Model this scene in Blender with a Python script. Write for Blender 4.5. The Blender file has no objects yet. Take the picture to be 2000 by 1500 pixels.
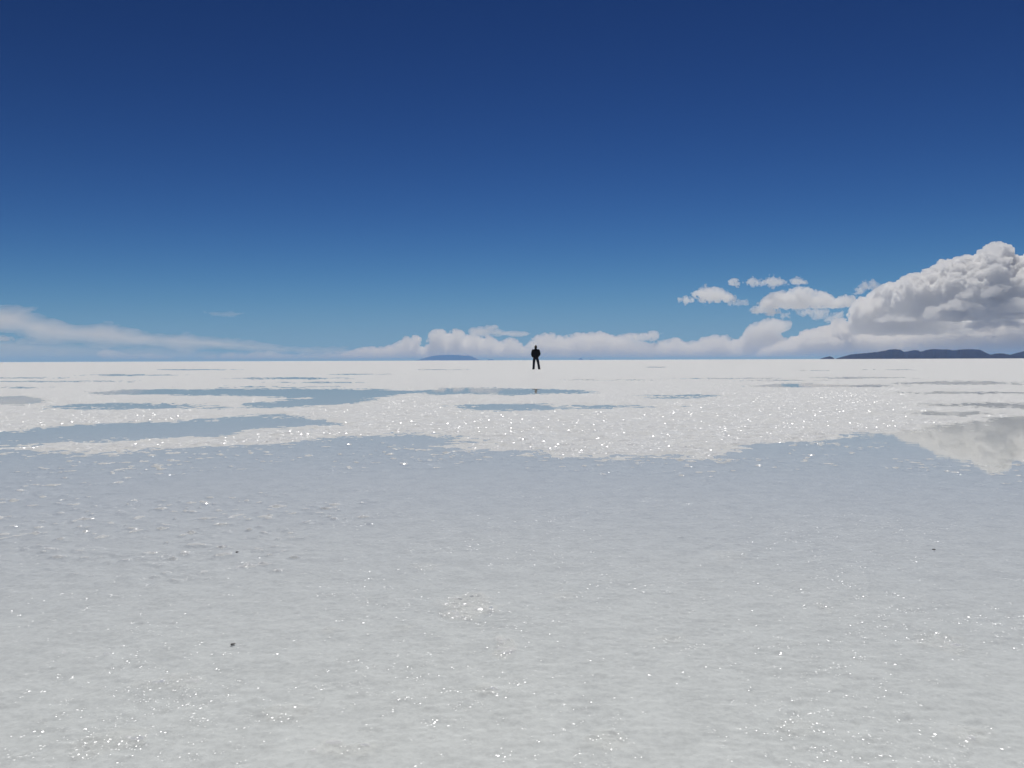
import bpy, bmesh, math, random
import numpy as np
from mathutils import Matrix, Vector

# ------------------------------------------------------------------ basics
scene = bpy.context.scene
COL = scene.collection
R = math.radians
F_PX, W_PX, H_PX = 1556.0, 2000.0, 1500.0          # the photograph's focal length and size in its own pixels
CAM_Z = 0.715
PITCH = math.atan((750.0 - 703.4) / F_PX)
ROLL = -math.atan(7.5 / 2000.0)
SUN_EL, SUN_AZ = R(62.0), R(9.0)                    # azimuth: to the right of straight ahead (+Y)

cam_data = bpy.data.cameras.new("camera")
cam_data.sensor_width = 36.0
cam_data.lens = F_PX / W_PX * 36.0
cam_data.clip_start, cam_data.clip_end = 0.05, 400000.0
cam = bpy.data.objects.new("camera", cam_data)
COL.objects.link(cam)
ROT = Matrix.Rotation(R(90) - PITCH, 3, 'X') @ Matrix.Rotation(ROLL, 3, 'Z')
cam.matrix_world = Matrix.Translation((0, 0, CAM_Z)) @ ROT.to_4x4()
scene.camera = cam
ROTN = np.array(ROT)


def at(px, py, dist):
    """the point at forward distance dist (m along +Y) that the photograph shows at pixel px, py"""
    d = ROT @ Vector(((px - 1000.0) / F_PX, (750.0 - py) / F_PX, -1.0))
    return Vector((0, 0, CAM_Z)) + d * (dist / d.y)


def ground_at(px, py):
    d = ROT @ Vector(((px - 1000.0) / F_PX, (750.0 - py) / F_PX, -1.0))
    return Vector((0, 0, CAM_Z)) + d * (-CAM_Z / d.z)


def tag(o, label=None, cat=None, group=None, kind=None):
    for k, v in (('label', label), ('category', cat), ('group', group), ('kind', kind)):
        if v:
            o[k] = v
    return o


def mesh_np(name, verts, quads, smooth=True):
    """a mesh from numpy arrays; quads: (n,4) or (n,3)"""
    me = bpy.data.meshes.new(name)
    n, k = quads.shape
    me.vertices.add(len(verts))
    me.vertices.foreach_set('co', verts.astype(np.float32).ravel())
    me.loops.add(n * k)
    me.loops.foreach_set('vertex_index', quads.astype(np.int32).ravel())
    me.polygons.add(n)
    me.polygons.foreach_set('loop_start', np.arange(0, n * k, k, dtype=np.int32))
    me.polygons.foreach_set('use_smooth', np.full(n, smooth))
    me.update(calc_edges=True)
    return me


def link(name, me, mat=None, parent=None):
    o = bpy.data.objects.new(name, me)
    COL.objects.link(o)
    if mat:
        me.materials.append(mat)
    if parent:
        o.parent = parent
    return o


# ------------------------------------------------------------------ noise (numpy)
def _hash(ix, iy, seed):
    h = (ix.astype(np.int64) * 374761393 + iy.astype(np.int64) * 668265263 + seed * 974634777) & 0xFFFFFFFF
    h = ((h ^ (h >> 13)) * 1274126177) & 0xFFFFFFFF
    return ((h ^ (h >> 16)) & 0xFFFFFF).astype(np.float32) / 16777215.0


def vnoise(x, y, seed=0):
    """smooth value noise, 0..1"""
    ix, iy = np.floor(x), np.floor(y)
    fx, fy = (x - ix).astype(np.float32), (y - iy).astype(np.float32)
    ix, iy = ix.astype(np.int64), iy.astype(np.int64)
    fx, fy = fx * fx * fx * (fx * (fx * 6 - 15) + 10), fy * fy * fy * (fy * (fy * 6 - 15) + 10)
    a, b = _hash(ix, iy, seed), _hash(ix + 1, iy, seed)
    c, d = _hash(ix, iy + 1, seed), _hash(ix + 1, iy + 1, seed)
    return (a + (b - a) * fx) * (1 - fy) + (c + (d - c) * fx) * fy


def fbm(x, y, seed=0, octs=3):
    t, amp, s = 0.0, 1.0, 0.0
    for k in range(octs):
        t = t + amp * vnoise(x * 2 ** k + 17.3 * k, y * 2 ** k - 9.1 * k, seed + k)
        s += amp
        amp *= 0.5
    return t / s


def bumps(x, y, seed, density=1.0, power=1.0):
    """a field of separate blunt cones, one to a unit cell; 0..1"""
    ix, iy = np.floor(x).astype(np.int64), np.floor(y).astype(np.int64)
    out = np.zeros(x.shape, np.float32)
    for dx in (-1, 0, 1):
        for dy in (-1, 0, 1):
            cx, cy = ix + dx, iy + dy
            ox, oy = cx + _hash(cx, cy, seed), cy + _hash(cx, cy, seed + 1)
            rad = 0.35 + 0.55 * _hash(cx, cy, seed + 2)
            hgt = _hash(cx, cy, seed + 3)
            hgt = np.where(hgt < density, (hgt / max(density, 1e-6)) ** power, 0.0)
            an = _hash(cx, cy, seed + 4) * np.float32(6.283)
            st = 0.6 + 0.8 * _hash(cx, cy, seed + 5)
            ux, uy = (x - ox), (y - oy)
            ca, sa = np.cos(an), np.sin(an)
            vx, vy = (ux * ca + uy * sa) * st, (-ux * sa + uy * ca) / st
            d = np.maximum(np.abs(vx), np.maximum(np.abs(vy), 0.72 * (np.abs(vx) + np.abs(vy)))) / rad
            out = np.maximum(out, hgt * np.clip(1.25 * (1 - d), 0, 1))
    return out


def smooth01(a, b, x):
    t = np.clip((x - a) / (b - a), 0, 1)
    return t * t * (3 - 2 * t)


# ------------------------------------------------------------------ materials
def new_mat(name):
    m = bpy.data.materials.new(name)
    m.use_nodes = True
    nt = m.node_tree
    nt.nodes.clear()
    out = nt.nodes.new('ShaderNodeOutputMaterial')
    return m, nt, out


def node(nt, kind, **kw):
    n = nt.nodes.new(kind)
    for k, v in kw.items():
        if k.startswith('in_'):
            n.inputs[k[3:].replace('_', ' ')].default_value = v
        else:
            setattr(n, k, v)
    return n


def salt_material():
    m, nt, out = new_mat('salt')
    L = nt.links.new
    tc = node(nt, 'ShaderNodeTexCoord')
    # colour: nearly pure salt, faintly stained
    n1 = node(nt, 'ShaderNodeTexNoise', in_Scale=9.0, in_Detail=5.0, in_Roughness=0.65)
    L(tc.outputs['Object'], n1.inputs['Vector'])
    ramp = node(nt, 'ShaderNodeValToRGB')
    ramp.color_ramp.elements[0].position, ramp.color_ramp.elements[0].color = 0.36, (0.72, 0.73, 0.715, 1)
    ramp.color_ramp.elements[1].position, ramp.color_ramp.elements[1].color = 0.56, (0.86, 0.87, 0.85, 1)
    n1b = node(nt, 'ShaderNodeTexNoise', in_Scale=70.0, in_Detail=5.0, in_Roughness=0.75)
    L(tc.outputs['Object'], n1b.inputs['Vector'])
    av = node(nt, 'ShaderNodeMix', data_type='FLOAT')
    av.inputs['Factor'].default_value = 0.6
    L(n1.outputs['Fac'], av.inputs['A'])
    L(n1b.outputs['Fac'], av.inputs['B'])
    L(av.outputs['Result'], ramp.inputs['Fac'])
    ag = node(nt, 'ShaderNodeAttribute', attribute_name='near_dull')
    dull = node(nt, 'ShaderNodeMix', data_type='RGBA', blend_type='MULTIPLY')
    dull.inputs['B'].default_value = (0.925, 0.94, 0.965, 1)
    L(ag.outputs['Fac'], dull.inputs['Factor'])
    L(ramp.outputs['Color'], dull.inputs['A'])
    # bump of fine grains for the matte salt
    nb = node(nt, 'ShaderNodeTexNoise', in_Scale=160.0, in_Detail=4.0, in_Roughness=0.7)
    L(tc.outputs['Object'], nb.inputs['Vector'])
    bump = node(nt, 'ShaderNodeBump', in_Strength=0.5, in_Distance=0.0012)
    L(nb.outputs['Fac'], bump.inputs['Height'])
    dif = node(nt, 'ShaderNodeBsdfDiffuse', in_Roughness=0.0)
    L(dull.outputs['Result'], dif.inputs['Color'])
    L(bump.outputs['Normal'], dif.inputs['Normal'])
    # crystal facets: every cell of the salt mosaic is a small plane with a tilt of its own
    geo = node(nt, 'ShaderNodeNewGeometry')

    def facets(scale, spread, rough, tint):
        v = node(nt, 'ShaderNodeTexVoronoi', in_Scale=scale, voronoi_dimensions='3D')
        L(tc.outputs['Object'], v.inputs['Vector'])
        s = node(nt, 'ShaderNodeVectorMath', operation='SUBTRACT')
        s.inputs[1].default_value = (0.5, 0.5, 0.5)
        L(v.outputs['Color'], s.inputs[0])
        mu = node(nt, 'ShaderNodeVectorMath', operation='MULTIPLY')
        mu.inputs[1].default_value = (spread, spread, 0.0)
        L(s.outputs[0], mu.inputs[0])
        ad = node(nt, 'ShaderNodeVectorMath', operation='ADD')
        L(mu.outputs[0], ad.inputs[0])
        L(geo.outputs['Normal'], ad.inputs[1])
        nm = node(nt, 'ShaderNodeVectorMath', operation='NORMALIZE')
        L(ad.outputs[0], nm.inputs[0])
        g = node(nt, 'ShaderNodeBsdfGlossy', in_Roughness=rough)
        g.inputs['Color'].default_value = tint
        L(nm.outputs[0], g.inputs['Normal'])
        return g, v
    g1, v1 = facets(430.0, 1.9, 0.30, (1, 1, 1, 1))
    g2, v2 = facets(240.0, 1.9, 0.27, (1, 1, 1, 1))
    g3, v3 = facets(38.0, 1.8, 0.31, (1, 1, 1, 1))
    gm = node(nt, 'ShaderNodeMixShader', in_Fac=0.36)
    L(g1.outputs[0], gm.inputs[1])
    L(g2.outputs[0], gm.inputs[2])
    # only part of the crust is glassy: clumps of clean crystal, more of them where the crust stands dry
    at_ = node(nt, 'ShaderNodeAttribute', attribute_name='crystal')
    n2 = node(nt, 'ShaderNodeTexNoise', in_Scale=22.0, in_Detail=4.0, in_Roughness=0.7)
    L(tc.outputs['Object'], n2.inputs['Vector'])
    n3 = node(nt, 'ShaderNodeTexNoise', in_Scale=2.2, in_Detail=2.0)
    L(tc.outputs['Object'], n3.inputs['Vector'])
    sm = node(nt, 'ShaderNodeMath', operation='MULTIPLY_ADD')
    sm.inputs[1].default_value = 0.35
    L(n3.outputs['Fac'], sm.inputs[0])
    L(n2.outputs['Fac'], sm.inputs[2])
    sm2 = node(nt, 'ShaderNodeMath', operation='MULTIPLY_ADD')
    sm2.inputs[1].default_value = 0.16
    L(at_.outputs['Fac'], sm2.inputs[0])
    L(sm.outputs[0], sm2.inputs[2])
    mr = node(nt, 'ShaderNodeMapRange', in_From_Min=0.715, in_From_Max=0.90, in_To_Min=0.0, in_To_Max=0.24)
    L(sm2.outputs[0], mr.inputs['Value'])
    mix = node(nt, 'ShaderNodeMixShader')
    L(mr.outputs['Result'], mix.inputs['Fac'])
    L(dif.outputs[0], mix.inputs[1])
    L(gm.outputs[0], mix.inputs[2])
    # scattered larger crystals with one clean face each
    cut = node(nt, 'ShaderNodeMath', operation='LESS_THAN')
    cut.inputs[1].default_value = 0.28
    L(v3.outputs['Distance'], cut.inputs[0])
    am = node(nt, 'ShaderNodeMapRange', in_From_Min=0.3, in_From_Max=1.0, in_To_Min=0.0, in_To_Max=0.5)
    L(at_.outputs['Fac'], am.inputs['Value'])
    m3 = node(nt, 'ShaderNodeMath', operation='MULTIPLY')
    L(cut.outputs[0], m3.inputs[0])
    L(am.outputs['Result'], m3.inputs[1])
    mix2 = node(nt, 'ShaderNodeMixShader')
    L(m3.outputs[0], mix2.inputs['Fac'])
    L(mix.outputs[0], mix2.inputs[1])
    L(g3.outputs[0], mix2.inputs[2])
    L(mix2.outputs[0], out.inputs['Surface'])
    return m


def water_material():
    m, nt, out = new_mat('thin_brine')
    L = nt.links.new
    tc = node(nt, 'ShaderNodeTexCoord')
    n1 = node(nt, 'ShaderNodeTexNoise', in_Scale=5.0, in_Detail=2.0)
    L(tc.outputs['Object'], n1.inputs['Vector'])
    bump = node(nt, 'ShaderNodeBump', in_Strength=0.12, in_Distance=0.002)
    L(n1.outputs['Fac'], bump.inputs['Height'])
    fr = node(nt, 'ShaderNodeFresnel', in_IOR=1.27)
    L(bump.outputs['Normal'], fr.inputs['Normal'])
    tr = node(nt, 'ShaderNodeBsdfTransparent')
    tr.inputs['Color'].default_value = (0.955, 0.965, 0.97, 1)
    gl = node(nt, 'ShaderNodeBsdfGlossy', in_Roughness=0.02)
    L(bump.outputs['Normal'], gl.inputs['Normal'])
    mix = node(nt, 'ShaderNodeMixShader')
    L(fr.outputs[0], mix.inputs['Fac'])
    L(tr.outputs[0], mix.inputs[1])
    L(gl.outputs[0], mix.inputs[2])
    L(mix.outputs[0], out.inputs['Surface'])
    return m


def plain(name, color, rough=0.8, scale=40.0, vary=0.25, sheen=0.0):
    m, nt, out = new_mat(name)
    L = nt.links.new
    tc = node(nt, 'ShaderNodeTexCoord')
    n1 = node(nt, 'ShaderNodeTexNoise', in_Scale=scale, in_Detail=4.0)
    L(tc.outputs['Object'], n1.inputs['Vector'])
    ramp = node(nt, 'ShaderNodeValToRGB')
    ramp.color_ramp.elements[0].position = 0.3
    ramp.color_ramp.elements[1].position = 0.7
    ramp.color_ramp.elements[0].color = tuple(c * (1 - vary) for c in color) + (1,)
    ramp.color_ramp.elements[1].color = tuple(c * (1 + vary) for c in color) + (1,)
    L(n1.outputs['Fac'], ramp.inputs['Fac'])
    b = node(nt, 'ShaderNodeBsdfPrincipled')
    b.inputs['Roughness'].default_value = rough
    L(ramp.outputs['Color'], b.inputs['Base Color'])
    bump = node(nt, 'ShaderNodeBump', in_Strength=0.3, in_Distance=0.2 / scale)
    L(n1.outputs['Fac'], bump.inputs['Height'])
    L(bump.outputs['Normal'], b.inputs['Normal'])
    L(b.outputs[0], out.inputs['Surface'])
    return m


def cloud_material(name, density, g=0.25, color=(1, 1, 1)):
    m, nt, out = new_mat(name)
    v = node(nt, 'ShaderNodeVolumeScatter')
    v.inputs['Color'].default_value = color + (1,)
    v.inputs['Density'].default_value = density
    v.inputs['Anisotropy'].default_value = g
    nt.links.new(v.outputs[0], out.inputs['Volume'])
    return m


# ------------------------------------------------------------------ sky and sun
def build_light():
    w = bpy.data.worlds.new("World")
    scene.world = w
    w.use_nodes = True
    nt = w.node_tree
    nt.nodes.clear()
    L = nt.links.new
    out = nt.nodes.new('ShaderNodeOutputWorld')
    bg = nt.nodes.new('ShaderNodeBackground')
    sky = nt.nodes.new('ShaderNodeTexSky')
    sky.sky_type = 'NISHITA'
    sky.sun_disc = False
    sky.sun_elevation = SUN_EL
    sky.sun_rotation = SUN_AZ
    sky.altitude = 3650.0
    sky.air_density = AIR
    sky.dust_density = DUST
    sky.ozone_density = OZONE
    # thin, dry air at altitude: a steeper fall from the pale horizon to the deep zenith
    sep = node(nt, 'ShaderNodeSeparateColor')
    com = node(nt, 'ShaderNodeCombineColor')
    L(sky.outputs[0], sep.inputs[0])
    for k in range(3):
        pw = node(nt, 'ShaderNodeMath', operation='POWER')
        pw.inputs[1].default_value = SKY_GAMMA[k]
        mu = node(nt, 'ShaderNodeMath', operation='MULTIPLY')
        mu.inputs[1].default_value = SKY_GAIN[k]
        L(sep.outputs[k], pw.inputs[0])
        L(pw.outputs[0], mu.inputs[0])
        # and the glow along the horizon levels off
        dv = node(nt, 'ShaderNodeMath', operation='DIVIDE')
        dv.inputs[1].default_value = SKY_CEIL[k]
        sq = node(nt, 'ShaderNodeMath', operation='MULTIPLY_ADD')
        sq.inputs[2].default_value = 1.0
        rt = node(nt, 'ShaderNodeMath', operation='SQRT')
        fin = node(nt, 'ShaderNodeMath', operation='DIVIDE')
        L(mu.outputs[0], dv.inputs[0])
        L(dv.outputs[0], sq.inputs[0])
        L(dv.outputs[0], sq.inputs[1])
        L(sq.outputs[0], rt.inputs[0])
        L(mu.outputs[0], fin.inputs[0])
        L(rt.outputs[0], fin.inputs[1])
        L(fin.outputs[0], com.inputs[k])
    L(com.outputs[0], bg.inputs['Color'])
    bg.inputs['Strength'].default_value = SKY_STRENGTH
    L(bg.outputs[0], out.inputs['Surface'])
    sd = bpy.data.lights.new("sun", 'SUN')
    sd.energy = SUN_STRENGTH
    sd.angle = R(0.53)
    sd.color = (1.0, 0.97, 0.925)
    s = bpy.data.objects.new("sun", sd)
    COL.objects.link(s)
    to_sun = Vector((math.sin(SUN_AZ) * math.cos(SUN_EL), math.cos(SUN_AZ) * math.cos(SUN_EL), math.sin(SUN_EL)))
    s.rotation_euler = to_sun.to_track_quat('Z', 'Y').to_euler()
    s.location = to_sun * 50


AIR, DUST, OZONE = 0.9, 0.25, 2.5
SKY_GAMMA, SKY_GAIN, SKY_CEIL, SKY_STRENGTH = (2.25, 2.26, 2.25), (0.0655, 0.068, 0.0605), (2.0, 3.6, 5.6), 0.1
SUN_STRENGTH = 2.45
build_light()

# ------------------------------------------------------------------ the salt flat and its pools
# shores of the pools, traced once on the photograph and laid out on the ground
MAIN_POOL = [(-1500, 905), (-400, 890), (0, 879), (60, 877), (130, 879), (220, 881), (310, 878), (400, 874), (470, 869), (530, 865),
             (620, 858), (690, 852), (780, 845), (840, 848), (915, 852), (940, 862), (920, 872), (960, 882), (1000, 881),
             (1050, 886), (1100, 889), (1180, 894), (1240, 891), (1300, 888), (1360, 894), (1400, 891), (1440, 879), (1480, 869),
             (1560, 859), (1640, 853), (1700, 848), (1750, 846), (1800, 838), (1850, 826), (1920, 818), (2000, 812), (2300, 806),
             (2700, 815), (3500, 830), (3500, 1500), (-1500, 1500)]
LEFT_POOL = [(-900, 850), (-300, 846), (0, 842), (100, 834), (200, 828), (300, 823), (400, 818), (470, 810), (560, 808), (600, 815), (690, 828),
             (690, 831), (600, 835), (500, 841), (440, 852), (350, 858), (250, 863), (150, 865), (60, 868), (55, 884), (-300, 890), (-900, 880)]
BAND_POOL = [(170, 766), (300, 760), (450, 759), (600, 759), (740, 760), (800, 764), (840, 761), (830, 769), (790, 770), (740, 778), (700, 786), (640, 793),
             (560, 797), (475, 795), (490, 788), (600, 778), (400, 772), (200, 770)]
MIRROR_POOL = [(815, 765), (860, 758), (960, 757), (1000, 759.5), (1090, 760), (1120, 761.5), (1168, 765), (1110, 769), (1000, 771), (900, 771), (840, 770)]
SLIVERS = [(1046, 765.2, 45, 5.4), (260, 793, 155, 6.5), (1005, 796, 120, 7), (1190, 795, 70, 2.5), (1325, 774.5, 58, 3.2), (1560, 753, 95, 4.0), (1690, 753.5, 70, 2.5),
           (1880, 748, 125, 3.4), (2150, 752, 180, 5), (1900, 767, 110, 3), (2100, 768, 140, 4), (1930, 791, 95, 4), (1870, 808, 90, 4), (2080, 795, 130, 8),
           (1680, 738, 85, 1.7), (1590, 724, 25, 0.7), (570, 739, 95, 1.8), (520, 756, 80, 1.4), (250, 732.5, 85, 1.3), (20, 757, 50, 1.3),
           (90, 745, 130, 1.1), (40, 738, 90, 0.9), (1415, 739, 85, 1.0), (1185, 742, 70, 1.0), (1280, 717, 22, 0.6), (700, 731, 60, 0.8),
           (30, 782, 55, 10), (-200, 772, 190, 14), (860, 722, 40, 0.6), (1750, 722, 40, 0.6), (380, 722, 70, 0.8), (1520, 743, 60, 0.8),
           (640, 747, 60, 0.9), (2250, 735, 150, 2)]
SX = 7.0                                             # a pixel across counts this much less than one down


def poly_distance(x, y, poly):
    """signed distance in pixels (x squeezed by SX), positive inside"""
    x = x / SX
    best = np.full(x.shape, 1e9)
    inside = np.zeros(x.shape, bool)
    n = len(poly)
    for i in range(n):
        ax, ay = poly[i][0] / SX, poly[i][1]
        bx, by = poly[(i + 1) % n][0] / SX, poly[(i + 1) % n][1]
        ex, ey = bx - ax, by - ay
        t = np.clip(((x - ax) * ex + (y - ay) * ey) / (ex * ex + ey * ey + 1e-12), 0, 1)
        best = np.minimum(best, (x - ax - t * ex) ** 2 + (y - ay - t * ey) ** 2)
        if abs(ey) > 1e-9:
            c = ((ay > y) != (by > y)) & (x < ex * (y - ay) / ey + ax)
            inside ^= c
    d = np.sqrt(best)
    return np.where(inside, d, -d)


# wetness on a table over the photograph's plane, looked up for each vertex
TX = np.arange(-1500, 3501, 4.0)
TY = np.concatenate([np.arange(703.5, 760, 0.25), np.arange(760, 960, 0.5)])
GX, GY = np.meshgrid(TX, TY)
WET = np.full(GX.shape, -1e9)
for P_ in (MAIN_POOL, LEFT_POOL, BAND_POOL, MIRROR_POOL):
    WET = np.maximum(WET, poly_distance(GX, GY, P_))
for cx_, cy_, rx_, ry_ in SLIVERS:
    q_ = np.sqrt(((GX - cx_) / rx_) ** 2 + ((GY - cy_) / ry_) ** 2)
    WET = np.maximum(WET, (1 - q_) * ry_)
WET /= (0.045 * (GY - 703.0) + 0.3)


def lookup(px, py):
    fx = np.clip((px - TX[0]) / 4.0, 0, len(TX) - 1.001)
    iy = np.clip(np.searchsorted(TY, py) - 1, 0, len(TY) - 2)
    fy = np.clip((py - TY[iy]) / (TY[iy + 1] - TY[iy]), 0, 1)
    ix = fx.astype(int)
    fx = fx - ix
    a = WET[iy, ix] * (1 - fx) + WET[iy, ix + 1] * fx
    b = WET[iy + 1, ix] * (1 - fx) + WET[iy + 1, ix + 1] * fx
    return a * (1 - fy) + b * fy


def build_ground():
    py = np.concatenate([703.4 + np.geomspace(0.0074, 0.6, 32), np.arange(704.2, 716, 0.3), np.arange(716, 900, 0.45),
                         np.arange(900, 1080, 0.7), np.arange(1080, 1560, 1.1)])
    rr = CAM_Z * F_PX / (py - 703.4)
    rr = np.concatenate([rr, np.geomspace(rr[-1] * 0.985, 0.08, 60)])       # metres from the camera's foot
    dr = np.abs(np.gradient(rr))
    az = np.concatenate([np.arange(-180, -90, 3.0), np.arange(-90, -40, 0.5), np.arange(-40, 40, 0.062),
                         np.arange(40, 90, 0.5), np.arange(90, 180, 3.0)])
    da = np.abs(np.gradient(az))
    a = np.radians(az)
    X = (rr[:, None] * np.sin(a)[None, :])
    Y = (rr[:, None] * np.cos(a)[None, :])
    # where the photograph shows each vertex
    D = np.stack([X, Y, np.full(X.shape, -CAM_Z)], -1) @ ROTN
    cz = np.minimum(D[..., 2], -0.02 * rr[:, None])
    PX = np.clip(1000 + F_PX * D[..., 0] / -cz, -1500, 3500)
    PY = 750 - F_PX * D[..., 1] / -cz
    PY = np.where(Y > 0.25 * rr[:, None], PY, 703.4 + CAM_Z * F_PX / rr[:, None])
    w = lookup(PX, PY)
    w = np.where(PY > 955, 6.0, w)
    cell = np.maximum(dr[:, None], np.radians(da)[None, :] * rr[:, None])

    def keep(wave):                                  # let go of relief the grid cannot carry
        return np.clip(1.6 - 2.2 * cell / wave, 0, 1).astype(np.float32)

    side_cell = (np.radians(da)[None, :] * rr[:, None])

    def keep_side(wave):
        return np.clip(1.6 - 2.2 * np.maximum(side_cell, 0.02 * cell) / wave, 0, 1).astype(np.float32)

    # ragged shores
    w = w + (fbm(X / 0.55, Y / 0.55, 3, 3) - 0.5) * 1.6 * keep_side(0.3) + (fbm(X / 0.11, Y / 0.11, 7, 2) - 0.5) * 1.4 * keep_side(0.1)
    wc = np.clip(w, -1.6, 1.3)
    h = -wc * 0.0050
    dry = smooth01(0.25, -0.5, w)
    near = smooth01(5.0, 2.2, rr)[:, None]
    # broad swells, ridged crust, clumps of crystal
    h += (fbm(X / 2.6, Y / 2.6, 3, 3) - 0.5) * (0.0016 + 0.004 * dry) * keep(1.3)
    h += (fbm(X / 0.42, Y / 0.42, 11, 3) - 0.5) * (0.0012 + 0.004 * dry) * keep(0.2)
    h += (fbm(X / 0.09, Y / 0.09, 21, 2) - 0.5) * (0.0016 + 0.004 * dry) * keep(0.08)
    h += (fbm(X / 0.034, Y / 0.022, 31, 2) - 0.5) * 0.0040 * keep(0.03)
    h += bumps(X / 0.15, Y / 0.15, 41, 0.8, 1.5) * (0.0005 + 0.013 * dry) * np.maximum(keep(0.10), 0.8 * keep_side(0.1))
    h += bumps(X / 0.045, Y / 0.045, 51, 0.9, 1.6) * (0.0008 + 0.005 * dry) * keep(0.035)
    # crystal rafts standing out of the thin brine; many ahead on the left, few elsewhere
    clump = fbm(X / 0.9, Y / 0.9, 61, 3)
    front = PY < 2000
    side = smooth01(1150, 200, PX) * smooth01(1150, 960, PY) * smooth01(860, 920, PY) * front
    rim = smooth01(-0.1, 0.5, w) * smooth01(5.0, 0.5, w) * front
    lots = 0.09 + 0.35 * side + 0.28 * rim
    raft = bumps(X / 0.085, Y / 0.06, 71, 0.34, 0.9) * (0.35 + 0.65 * fbm(X / 0.035, Y / 0.035, 75, 2)) * smooth01(0.86 - lots, 1.0 - lots, clump + 0.12)
    grit = bumps(X / 0.045, Y / 0.045, 81, 0.26, 0.8) * (0.5 + 0.5 * fbm(X / 0.02, Y / 0.02, 85, 2)) * smooth01(0.80 - lots, 1.0 - lots, clump + 0.12)
    nearless = smooth01(1330, 1060, PY) * front
    raft, grit = raft * nearless, grit * (0.15 + 0.85 * nearless)
    h += raft * 0.0145 * np.maximum(keep(0.07), 0.8 * keep_side(0.05))
    h += grit * 0.0115 * np.maximum(keep(0.045), 0.7 * keep_side(0.04))
    # the shallow end: underfoot the crust nearly breaks the surface
    h += near * 0.0034 * smooth01(980, 1300, PY)
    # patches of fresh crystal standing up out of the duller crust
    patch = np.zeros(X.shape, np.float32)
    for (qx, qy, ax, ay, am) in ((920, 1181, 62, 27, 1.0), (985, 1262, 24, 26, 0.8), (640, 1228, 20, 8, .5), (950, 1345, 24, 12, .5), (1420, 1085, 40, 14, .5), (830, 1104, 45, 8, .5),
                             (1610, 1185, 14, 8, .7), (1845, 1255, 50, 18, .5), (560, 1395, 60, 22, .45), (330, 1330, 70, 20, .4), (1180, 1440, 60, 20, .5), (700, 1460, 80, 22, .6),
                             (1560, 1420, 60, 20, .4), (200, 1450, 80, 25, .5), (1880, 1430, 70, 25, .5), (790, 1225, 30, 10, .4), (1290, 1245, 50, 9, .4), (1100, 1160, 25, 9, .5)):
        p0 = ground_at(qx, qy)
        wx = (ground_at(qx + ax, qy) - p0).length
        wy = (ground_at(qx, qy - ay) - ground_at(qx, qy + ay)).length / 2
        dd = np.sqrt(((X - p0.x) / wx) ** 2 + ((Y - p0.y) / wy) ** 2)
        sel = dd < 2.2
        if sel.any():
            xs_, ys_ = X[sel], Y[sel]
            sh = smooth01(1.15, 0.55, dd[sel] + (fbm(xs_ / 0.06, ys_ / 0.06, 101, 3) - 0.5) * 1.3) * am
            patch[sel] = np.maximum(patch[sel], sh)
            h[sel] += sh * (0.0032 + 0.0018 * bumps(xs_ / 0.014, ys_ / 0.014, 103, 0.8, 1.2))
    crystal = np.clip(0.18 + 0.82 * smooth01(0.3, -0.6, w) + 0.8 * raft + 0.9 * grit + 0.75 * patch, 0, 1)
    h = np.where(rr[:, None] > 600, 0.004, h)
    V = np.stack([X, Y, h], -1).reshape(-1, 3)
    nr, na = X.shape
    i = np.arange(nr - 1)[:, None] * na
    j = np.arange(na)[None, :]
    k = (j + 1) % na
    Q = np.stack([i + j, i + k, i + na + k, i + na + j], -1).reshape(-1, 4)
    Q = Q[:, ::-1] if RINGFLIP else Q
    cap = np.array([[(nr - 1) * na + q for q in range(na)]])
    me = mesh_np('salt_flat', V, Q, smooth=True)
    at_ = me.attributes.new('crystal', 'FLOAT', 'POINT')
    at_.data.foreach_set('value', crystal.astype(np.float32).ravel())
    duller = smooth01(7.5, 2.6, rr)[:, None] * (0.75 + 0.5 * fbm(X / 0.8, Y / 0.8, 97, 3)) * (1 - 0.8 * np.clip(patch, 0, 1))  # dulls the salt colour towards the camera's foot, less on the crystal patches
    at_ = me.attributes.new('near_dull', 'FLOAT', 'POINT')
    at_.data.foreach_set('value', duller.astype(np.float32).ravel())
    o = link('ground', me, salt_material())
    tag(o, 'white salt crust of the flat running to the horizon', 'salt flat', kind='structure')
    print('ground verts', len(V))
    # the brine: one level sheet that shows wherever the crust lies lower
    bm = bmesh.new()
    n = 128
    rings = [0.02, 2, 8, 40, 150, 900]
    prev = None
    for r in rings:
        ring = [bm.verts.new((r * math.cos(2 * math.pi * t / n), r * math.sin(2 * math.pi * t / n), 0.0)) for t in range(n)]
        if prev:
            for t in range(n):
                bm.faces.new((prev[t], ring[t], ring[(t + 1) % n], prev[(t + 1) % n]))
        else:
            bm.faces.new(ring)
        prev = ring
    bm.normal_update()
    me = bpy.data.meshes.new('water')
    bm.to_mesh(me)
    bm.free()
    o = link('water', me, water_material())
    tag(o, 'thin sheet of clear brine lying in shallow pools on the salt', 'water', kind='structure')


RINGFLIP = True
build_ground()


# ------------------------------------------------------------------ far hills and the air before them
def crop(ox, oy, k, pts):
    """points read off an enlarged crop of the photograph -> photograph pixels"""
    return [(ox + x / k, oy + y / k) for x, y in pts]


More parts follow.
